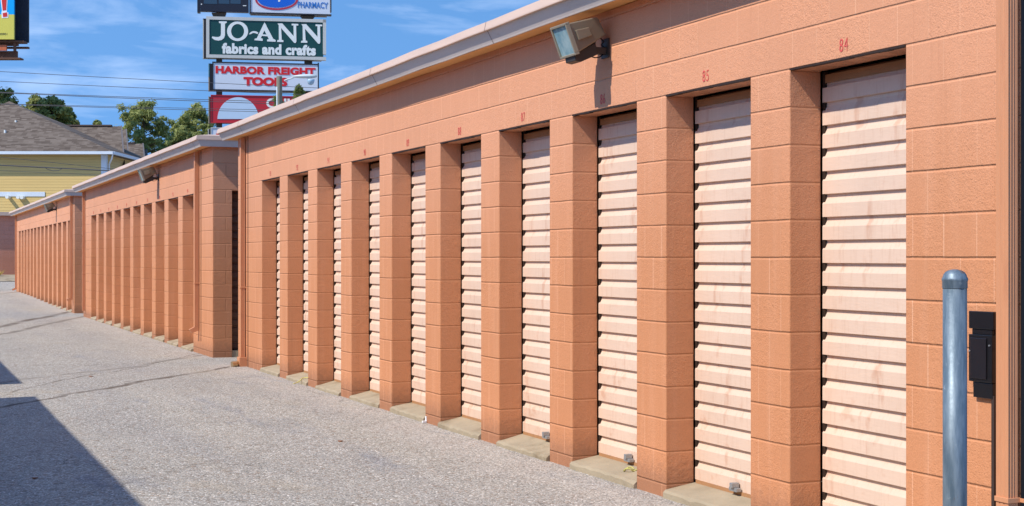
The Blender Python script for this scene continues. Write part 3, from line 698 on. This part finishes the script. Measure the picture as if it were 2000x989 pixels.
# 3 white sign with red words
hb = cabinet(414.5, 120.5, 623, 176.5, frame_b, white_p, 2.2, splay=8)
letters(hb, 'HARBOR FREIGHT', 421, 128.5, 616.2, 143.6, let_r, .052, spacing=1.04); letters(hb, 'TOOLS', 475.5, 150.3, 561.2, 167.4, let_r, .062)
m = MB(); quad_slab(m, 407, 122, 412, 148, .70, .748); m.build('rear_panel', teal, hb)
# 4 red sign with a pale half round
rb = cabinet(411.5, 185.3, 640, 240, red_p, red_p, 1.2, splay=5)
ellipse(rb, 465, 232.7, .2, .2, 40.3, 42.5, dome_m, .028, 'half_round', arc=(0, math.pi), n=40)
letters(rb, 'CHU', 520, 192, 580, 211, let_w, .03)
# 5 lowest sign
lb = cabinet(411.5, 249, 640, 300, frame_w, white_p, 1.4, side=frame_w, splay=6)
letters(lb, 'O', 421.5, 253.5, 446, 276, let_r, .05)

# ------------------------------------------------------------------ street lamp, poles, wires
wood = simple('weathered pole', (.21, .20, .15), .85, .3, 3, .01, 20, sv=(4, 4, .6))
pz = 60.0; pp = P(545.5, HY, pz)
sp = empty('street_lamp', (pp.x, pp.y, 0), 'street lamp on a round wooden pole in front of the white and red sign', 'street lamp')
top = EYE+(HY-149.5)/FPX*pz
MB().tube([(pp.x, pp.y, -.3), (pp.x, pp.y, top)], [.15, .112], 14).build('pole', wood, sp, smooth=False)
alum = simple('lamp aluminium', (.55, .60, .60), .4, .08, 6)
MB().tube([P(555, 158, pz), P(563, 155, pz), P(573, 152.5, pz)], .03, 8).build('arm', alum, sp)
m = MB(); a0 = P(571, 151.5, pz); a1 = P(619, 151, pz); ax = (a1-a0)
prs = [(0, .05), (.1, .09), (.35, .15), (.7, .17), (.93, .13), (1, .05)]
V = []; n = 10
for t, r in prs:
    c = a0+ax*t
    for k_ in range(n):
        an = 2*math.pi*k_/n; s_ = Vector((ax.y, -ax.x, 0)).normalized(); zz0 = math.sin(an)*r*(.55 if math.sin(an) > 0 else .45); V.append(c+s_*math.cos(an)*r+Vector((0, 0, zz0+.03)))
m.add(V, [(i*n+k_, i*n+(k_+1) % n, (i+1)*n+(k_+1) % n, (i+1)*n+k_) for i in range(len(prs)-1) for k_ in range(n)]+[tuple(range(n))[::-1], tuple(range((len(prs)-1)*n, len(prs)*n))])
m.build('lamp_head', alum, sp, smooth=True)
c = P(607, 159, pz); MB().lathe((c.x, c.y, c.z), [(.04, -.15), (.11, -.11), (.15, 0), (.15, .07)], 14).build('lamp_glass', simple('lamp refractor', (.35, .5, .62), .15, spec=.6), sp, smooth=True)
q_ = P(541, 200, pz-.2); MB().tube([(q_.x, q_.y, -.2), (q_.x, q_.y, EYE+(HY-171)/FPX*pz)], .028, 6).build('thin_upright', let_w, sp)
wire_m = simple('wire black', (.06, .06, .07), .5, .05)
ZW = 72.0; PL, PR_ = -260, 1180
def yl(a, b, c_, x): return a+b*x+c_*x*x
wires = [('topmost thin power line crossing the sky left of the sign', 140, .058, -1e-5, .013), ('second power line from the top, below the topmost one', 159, .050, -1e-5, .013),
         ('upper wire of the close pair crossing the red sign top', 180.5, .040, -1e-5, .014), ('lower wire of the close pair crossing the red sign top', 181.5, .046, -1e-5, .015),
         ('upper wire of the low pair passing over the pine tops', 203, .026, -.6e-5, .012), ('lower wire of the low pair passing over the pine tops', 204, .032, -.6e-5, .013),
         ('thin wire crossing the shaded top of the yellow siding', 307, .105, 0, .012), ('thick black cable crossing the yellow siding', 323, .05, 0, .030), ('faint lowest wire crossing the sunlit yellow siding', 333.5, .045, 0, .010)]
for i, (lab, a, b, c_, r) in enumerate(wires):
    Zz = ZW+(.35 if i % 2 else 0)+(8 if i > 5 else 0); xr = PR_ if i < 6 else 330
    pts = [P(x, yl(a, b, c_, x), Zz) for x in [PL+(xr-PL)*t/24 for t in range(25)]]
    mb = MB().tube(pts, r, 5)
    if i == 7: mb.tube([P(88, 327.5, Zz), P(93, 331, Zz), P(104, 334, Zz), P(115, 333, Zz), P(123, 329, Zz)], .018, 5)
    single(mb, 'power_line', wire_m, pts[0], lab, 'power line', 'overhead wires crossing behind the storage rows')
for px, lab in ((PL, 'utility pole left of the view that carries the wires'), (PR_, 'utility pole hidden behind the near row that carries the wires')):
    b_ = P(px, HY, ZW+.18); up = empty('utility_pole', (b_.x, b_.y, 0), lab, 'utility pole', 'utility poles')
    hi = EYE+(HY-(120 if px < 0 else 165))/FPX*ZW
    MB().tube([(b_.x, b_.y, -.3), (b_.x, b_.y, hi+.6)], [.17, .11], 12).build('pole', wood, up)
    MB().box((b_.x-.06, b_.y-1.1, hi-.2), (b_.x+.06, b_.y+1.1, hi-.06)).build('crossarm', wood, up)

# ------------------------------------------------------------------ billboard
bbZ = 124.0; BA = R(-6)
bz = lambda y, Z=bbZ: EYE+(HY-y)/FPX*Z
br_ = Vector((CT, -ST, 0)); bb_ = Vector((ST, CT, 0))
bbo = P(0, HY, bbZ)
def BP(px, py, d=0): v = P(px, py, bbZ)+bb_*d; return v
def bslab(mb, x0, y0, x1, y1, d0, d1):
    V = [BP(x, y, d) for d in (d0, d1) for x, y in ((x0, y1), (x1, y1), (x1, y0), (x0, y0))]
    return mb.add(V, [(0,1,2,3), (7,6,5,4), (0,4,5,1), (1,5,6,2), (2,6,7,3), (3,7,4,0)])
b0 = BP(-150, HY, 1.0)
bill = empty('billboard', (b0.x, b0.y, 0), 'billboard with blue and yellow poster on brown steel frame at the upper left corner', 'billboard')
m = MB(); bslab(m, -330, -110, 27.3, 28.5, 0, .25); pst = m.build('poster', simple('poster blue', (.0, .36, .80), .4, .04, 2), bill)
m = MB(); bslab(m, -330, 28.6, 27.3, 77, 0, .25); m.build('poster_lower', simple('poster yellow', (.62, .56, .10), .4, .05, 2), bill)
def bpoly(pts, mat, d0, name):
    m = MB(); V = [BP(x, y, d0) for x, y in pts]+[BP(x, y, -.002) for x, y in pts]; n = len(pts)
    m.add(V, [tuple(range(n)), tuple(range(n, 2*n))[::-1]]+[(i, i+n, (i+1) % n+n, (i+1) % n) for i in range(n)]); m.build(name, mat, pst)
pw = simple('poster white', (.8, .8, .82), .5); prd = simple('poster red', (.60, .03, .03), .5)
bpoly([(-1.5, -25), (16, -25), (13.5, 24), (16.5, 25), (16.5, 35), (3.5, 36), (3, 24), (4, 22)], pw, -.02, 'mark')
bpoly([(1, -25), (14, -25), (12.2, 20), (5.5, 21)], prd, -.04, 'mark'); bpoly([(5.4, 26), (13.8, 24.5), (14.6, 32.5), (6.2, 33.8)], prd, -.04, 'mark')
vs, fs = text_geo('30901', .0); t = MB(); solid2d(t, vs, fs, lambda a, b, d: BP(-1+a*15, 69+(-b)*4.2, -.012+d), .008); t.build('lettering', frame_b, pst)
m = MB(); bslab(m, -300, -110, 43.5, 78, 1.6, 1.8); m.build('back_panel', simple('rear panel', (.03, .035, .05), .7, .4, 1.5), bill)
rs_ = simple('rusty steel', (.13, .06, .035), .7, .3, 3)
m = MB(); bslab(m, -330, 78, 42.5, 81.5, .4, 1.5); bslab(m, -330, 86.5, 43.5, 90, 1.5, 1.9); bslab(m, -330, 81.5, 26, 86, .9, 1.4); bslab(m, -330, 97, 26, 110, .9, 1.2)
for x in (26, -40, -110, -180, -250): bslab(m, x-4, 81, x, 98, .5, .8)
m.build('frame', rs_, bill)
m = MB(); bslab(m, -330, 87, 10, 98, .3, .5); m.build('apron', simple('orange steel', (.5, .13, .05), .6), bill)
m = MB(); bslab(m, -330, 114.5, 44, 117.5, -.6, .3); bslab(m, 2, 110, 4, 114.5, .1, .2); m.build('catwalk', rs_, bill)
MB().tube([(b0.x, b0.y, -.3), (b0.x, b0.y, bz(95))], .45, 18).build('column', rs_, bill)

# ------------------------------------------------------------------ apartment houses
def siding_mat(name, col):
    k = NB(name); k.pos(); f = k.M('FRACT', k.M('DIVIDE', k.xyz[2], .178))
    line = k.sm(f, .0, .13, 1, 0)
    c = k.bright(col, k.M('MULTIPLY_ADD', k.noise(1, 4, .6, sv=(.3, .3, 5)), .2, .9)); c = k.mix(k.M('MULTIPLY', line, .5), c, (.17, .11, .04))
    return k.done(c, .6, k.M('MULTIPLY', k.M('SUBTRACT', 1, f), .02), 1, .3)
def shingle_mat():
    k = NB('shingles'); k.pos(); x, y, z = k.xyz
    row = k.M('FLOOR', k.M('DIVIDE', z, .085)); along = k.M('ADD', k.M('MULTIPLY', x, CT), k.M('MULTIPLY', y, -ST))
    u = k.M('FLOOR', k.M('DIVIDE', k.M('ADD', along, k.M('MULTIPLY', k.white(row, 1.0, 2.0), 5)), .34))
    wv = k.white(row, u, 0.0)
    line = k.sm(k.M('FRACT', k.M('DIVIDE', z, .085)), 0, .25, 1, 0)
    c = k.mix(wv, (.095, .072, .056), (.185, .150, .122)); c = k.bright(c, k.M('MULTIPLY_ADD', k.noise(1.0, 4, .6), .35, .82))
    c = k.mix(k.M('MULTIPLY', line, .30), c, (.05, .04, .035))
    return k.done(c, .9, k.M('MULTIPLY', wv, .01), 1, .2)
siding = siding_mat('yellow siding', (.62, .44, .165)); shingle = shingle_mat(); trim_m = simple('white trim', (.62, .68, .74), .5, .05, 1)
def CP(xc, Z, z): return Vector((xc*CT+Z*ST, -xc*ST+Z*CT, z))       # point at distance Z, xc to the right of the view axis
def cbox(mb, x0, x1, Z0, Z1, z0, z1):
    V = [CP(x, Z, z) for z in (z0, z1) for x, Z in ((x0, Z0), (x1, Z0), (x1, Z1), (x0, Z1))]
    return mb.add(V, [(3,2,1,0),(4,5,6,7),(0,1,5,4),(1,2,6,5),(2,3,7,6),(3,0,4,7)])
ZH = 95.0; ux = lambda px, Z=ZH: (px-CX)/FPX*Z
zy = lambda py, Z=ZH: EYE+(HY-py)/FPX*Z
h0 = CP(ux(20), ZH+6, 0)
hs1 = empty('apartment_building', (h0.x, h0.y, 0), 'yellow clapboard apartment building with a big brown hipped shingle roof', 'apartment building', 'apartment buildings beyond the lane')
xl, xr = ux(-185), ux(207); zE = zy(297.5); ov = .55
m = MB(); cbox(m, xl, xr, ZH, ZH+13, -.2, zE-.02); m.build('wall', siding, hs1)
# hipped roof
eL, eR, eF, eB = xl-ov, xr+ov, ZH-ov, ZH+13+ov; pkx, pkZ, pkz = ux(18, 101.5), 101.5, zy(198, 101.5)
m = MB(); V = [CP(eL, eF, zE), CP(eR, eF, zE), CP(eR, eB, zE), CP(eL, eB, zE), CP(pkx, pkZ, pkz)]; V += [v-Vector((0, 0, .14)) for v in V[:4]]
m.add(V, [(0, 1, 4), (1, 2, 4), (2, 3, 4), (3, 0, 4), (0, 5, 6, 1), (1, 6, 7, 2), (2, 7, 8, 3), (3, 8, 5, 0), (8, 7, 6, 5)]); m.build('roof', shingle, hs1)
m = MB(); cbox(m, eL, eR+.05, eF-.13, eF-.004, zE-.17, zE+.01); cbox(m, eR+.004, eR+.12, eF-.002, eB, zE-.17, zE+.01); m.build('gutter', trim_m, hs1)
m = MB(); cbox(m, xr-.30, xr+.03, ZH-.03, ZH-.002, 0, zE-.16); cbox(m, xr+.002, xr+.03, ZH, ZH+.3, 0, zE-.16); m.build('corner_trim', trim_m, hs1)
m = MB(); m.tube([CP(eR, eF+.1, zE-.15), CP(eR-.1, eF+.2, zE-.45), CP(xr+.12, ZH+.3, zE-.75), CP(xr+.12, ZH+.3, 0)], .05, 6); m.build('downpipe', trim_m, hs1)
m = MB(); cbox(m, xl, ux(88), ZH-.04, ZH-.002, zy(384), zy(375)); m.build('band', trim_m, hs1)
for px, py in ((18, 385.5), (39, 386), (46.5, 386.5)):
    a = CP(ux(px), ZH-.45, zy(py)); b = CP(ux(px), ZH, zy(py)); MB().tube([a, b], .11, 10).build('vent_pipe', let_w, hs1)
for px, py, Zr in ((31, 243, 98.5), (10, 262, 97)):
    a = CP(ux(px, Zr), Zr, zy(py, Zr)); MB().tube([a-Vector((0, 0, .4)), a+Vector((0, 0, .25))], .075, 8).build('roof_vent', let_w, hs1)
# windows on the receding right side
for i in range(3):
    Zw = ZH+2+i*3.6; m = MB(); cbox(m, xr+.002, xr+.05, Zw, Zw+1.2, zE-2.6, zE-1.0); f = m.build('window', trim_m, hs1)
    m = MB(); cbox(m, xr+.052, xr+.062, Zw+.12, Zw+1.08, zE-2.48, zE-1.12); m.build('pane', simple('dark glass', (.03, .04, .05), .1, spec=.6), f)
def gable(label, pxl, pxr, pyr, Z, pitchdrop, depth, pyw=335):
    """block behind, ridge parallel to the picture, rake end to the right"""
    Zr = Z+depth/2; xa, xb = ux(pxl, Zr), ux(pxr, Zr); zr = zy(pyr, Zr); ze = zr-pitchdrop
    c0 = CP((xa+xb)/2, Zr, 0); root = empty('apartment_building', (c0.x, c0.y, 0), label, 'apartment building', 'apartment buildings beyond the lane')
    sk = lambda q: (pxr+(Zr-q)*1.25-CX)/FPX*q
    m = MB(); cbox(m, xa, sk(Z+depth)-.6, Z+.4, Z+depth-.4, -.2, ze-.02); m.build('wall', siding, root)
    m = MB(); prof = [(Z, ze), (Zr, zr), (Z+depth, ze), (Z+depth, ze-.18), (Zr, zr-.18), (Z, ze-.18)]
    V = [CP(x if x == xa else sk(p[0]), p[0], p[1]) for x in (xa, xb) for p in prof]
    m.add(V, [(0,1,7,6), (1,2,8,7), (2,3,9,8), (3,4,10,9), (4,5,11,10), (5,0,6,11), (5,4,1,0), (4,3,2,1), (6,7,10,11), (7,8,9,10)]); m.build('roof', shingle, root)
    m = MB(); m.add([CP(sk(p[0])+x, p[0], p[1]) for x in (-.36, -.34) for p in ((Z+.5, ze-.15), (Z+depth-.5, ze-.15), (Zr, zr-.2))], [(0,1,2), (5,4,3), (0,3,4,1), (1,4,5,2), (2,5,3,0)]); m.build('gable_wall', siding, root)
    m = MB(); cbox(m, xa, xb+.02, Z-.1, Z-.002, ze-.2, ze); m.build('gutter', trim_m, root)
    m = MB(); V = [CP(sk(p[0])+x, p[0], p[1]) for x in (.004, .10) for p in ((Z-.1, ze+.03), (Zr, zr+.05), (Z+depth, ze+.03), (Z+depth, ze-.28), (Zr, zr-.28), (Z-.1, ze-.28))]
    m.add(V, [(0,1,7,6), (1,2,8,7), (2,3,9,8), (3,4,10,9), (4,5,11,10), (5,0,6,11), (5,4,1,0), (4,3,2,1), (6,7,10,11), (7,8,9,10)]); m.build('rake_board', simple('rake dark', (.13, .12, .125), .7), root)
    m = MB(); cbox(m, xa+.3, xb-.6, Zr-.15, Zr+.15, zr+.002, zr+.1); m.build('ridge_vent', simple('ridge dark', (.10, .07, .06), .8), root)
    return root
gable('shingled gable wing directly behind the hipped roof, its rake edge upright', 60, 235.5, 247, 99, 3.0, 9.5)
gable('narrow gable sliver just right of the gable wing', 200, 245, 253, 107, 2.9, 9)
gable('lower gray gable roof in front of the tall pine', 225, 278, 281, 118, 2.6, 9)
gable('lowest gable sliver at the foot of the tall pine', 262, 284.5, 286, 128, 2.6, 9)

# ------------------------------------------------------------------ trees
def leaf_mat(name, a, b):
    k = NB(name); g_ = k.n('ShaderNodeNewGeometry'); wv = g_.outputs['Random Per Island']
    c = k.mix(wv, a, b); k.put(k.b.inputs['Base Color'], c); k.b.inputs['Roughness'].default_value = .6; k.b.inputs['Specular IOR Level'].default_value = .25
    tr = k.n('ShaderNodeBsdfTranslucent'); k.put(tr.inputs[0], c); ms = k.n('ShaderNodeMixShader'); ms.inputs[0].default_value = .45
    o = k.t.nodes['Material Output']; k.t.links.new(k.b.outputs[0], ms.inputs[1]); k.t.links.new(tr.outputs[0], ms.inputs[2]); k.t.links.new(ms.outputs[0], o.inputs[0])
    return k.m
pine_m = leaf_mat('pine needles', (.17, .22, .06), (.46, .48, .17)); oak_m = leaf_mat('tree leaves', (.15, .19, .05), (.40, .42, .14)); young_m = leaf_mat('young needles', (.14, .19, .05), (.26, .30, .09))
bark = simple('bark', (.12, .085, .06), .9, .3, 3)
def tree(name, label, px, pytop, Z, wpx, pybot, leaf, seed, kind='pine', n_br=26, dens=1.0):
    """trunk, limbs and leaf-sized faces in clumps at the limb ends"""
    rnd = random.Random(seed); b = P(px, HY, Z); top = zy(pytop, Z); bot = zy(pybot, Z); rad = wpx/2/FPX*Z
    root = empty(name, (b.x, b.y, 0), label, 'tree', 'trees beyond the lane')
    H = top; base = Vector((b.x, b.y, 0)); lean = Vector((rnd.uniform(-.3, .3), rnd.uniform(-.3, .3), 0))
    def tp(t): return base+Vector((0, 0, H*t))+lean*(t*t)
    tm = MB(); tm.tube([tp(0)-Vector((0, 0, .3)), tp(.3), tp(.6), tp(.85), tp(.98)], [H*.022, H*.018, H*.013, H*.007, .02], 8)
    lm = MB(); clumps = []
    f0 = bot/H
    for i in range(n_br):
        t = f0+(1-f0)*(i+.5)/n_br; u = (t-f0)/(1-f0)
        shape = (.55+.75*math.sin(math.pi*min(1, u*.72+.22))) if kind == 'pine' else (.5+.6*math.sin(math.pi*(u*.8+.12)))
        shape *= (1-.75*u**3)
        L = rad*shape*rnd.uniform(.60, 1.12); a = i*2.4+rnd.uniform(-.5, .5); st = tp(t-.02)
        d = Vector((math.cos(a), math.sin(a), rnd.uniform(.05, .45)+.35*u))
        en = st+Vector((d.x*L, d.y*L, d.z*L*.6)); mid = st.lerp(en, .55)+Vector((0, 0, L*.06))
        tm.tube([st, mid, en], [max(.03, H*.006*(1.2-u)), .03, .015], 5)
        for q in range(rnd.randint(5, 7)):
            s = rnd.uniform(.42, 1.05); c = st.lerp(en, s)+Vector((rnd.gauss(0, rad*.15), rnd.gauss(0, rad*.15), rnd.gauss(0, rad*.11)))
            clumps.append((c, rad*rnd.uniform(.07, .15)))
    clumps.append((tp(.99), rad*.14))
    sz = .14 if kind == 'pine' else .16
    for c, r in clumps:
        for q in range(int(85*dens)):
            v = Vector((rnd.gauss(0, 1), rnd.gauss(0, 1), rnd.gauss(0, .5))); v = v.normalized()*r*rnd.choice((rnd.uniform(.3, 1.15), rnd.uniform(.7, 1.9)))
            p = c+v; n1 = (v.normalized()+Vector((rnd.uniform(-.6, .6), rnd.uniform(-.6, .6), rnd.uniform(-.2, .9)))).normalized(); a1 = n1.cross(Vector((rnd.uniform(-1, 1), rnd.uniform(-1, 1), rnd.uniform(-1, 1)))).normalized(); b1 = n1.cross(a1)
            w1, h1 = (sz*.42, sz*1.35) if kind == 'pine' else (sz*.75, sz)
            w1 *= rnd.uniform(.7, 1.3); h1 *= rnd.uniform(.7, 1.3)
            lm.add([p-a1*w1, p-b1*h1, p+a1*w1, p+b1*h1], [(0, 1, 2, 3)])
    tm.build('trunk', bark, root, fix=False); lm.build('crown', leaf, root, fix=False)
    return root
tree('pine_tree', 'tall open pine with visible trunk between the shingled roofs and the sign pylon', 281, 203, 135, 108, 330, pine_m, 11, dens=1.0, n_br=30)
tree('pine_tree', 'dense pine against the left edge of the sign pylon', 382, 206, 140, 100, 330, pine_m, 5, n_br=28, dens=1.1)
tree('pine_tree', 'lower bushy pine between the tall pine and the one by the pylon', 352, 250, 132, 80, 340, pine_m, 19, n_br=18)
tree('pine_tree', 'low dark pine behind the eave of the middle row, left of the pylon', 402, 245, 128, 70, 340, pine_m, 23, n_br=18)
tree('broadleaf_tree', 'leafy tree at the far left above the peak of the hipped roof', 5, 180, 130, 100, 300, oak_m, 31, 'oak', 24)
tree('broadleaf_tree', 'leafy tree just right of the hipped roof peak', 70, 190, 134, 84, 300, oak_m, 37, 'oak', 24)
tree('broadleaf_tree', 'rounded leafy tree above the middle of the hip slope', 104, 193, 131, 92, 300, oak_m, 41, 'oak', 26)
tree('broadleaf_tree', 'leafy tree with drooping right side above the roof junction', 134, 208, 136, 66, 300, oak_m, 43, 'oak', 20)
tree('broadleaf_tree', 'small treetop peeping over the gable ridge', 192, 236, 150, 46, 300, oak_m, 47, 'oak', 12)
tree('pine_tree', 'bright young pine top showing above the near eave beside the street lamp', 583, 167, 75, 36, 330, young_m, 53, n_br=26, dens=1.1)
tree('pine_tree', 'small pale pine top left of the street lamp pole', 552, 186, 78, 32, 330, young_m, 59, n_br=20)
# yellow dry tuft by the end wall
tf = MB(); c = Vector((4.05, 69.3, gz(4.05, 69.3)))
for i in range(60):
    a = rnd.uniform(0, 6.28); l = rnd.uniform(.15, .45); d = Vector((math.cos(a)*l*.9, math.sin(a)*l*.9, l*.7)); s_ = Vector((-d.y, d.x, 0)).normalized()*.02
    tf.add([c+s_, c-s_, c+d], [(0, 1, 2)])
single(tf, 'dry_plant', simple('dry yellow', (.55, .42, .10), .8), c, 'small dry yellow plant at the foot of the far brown wall', 'plant', fix=False)
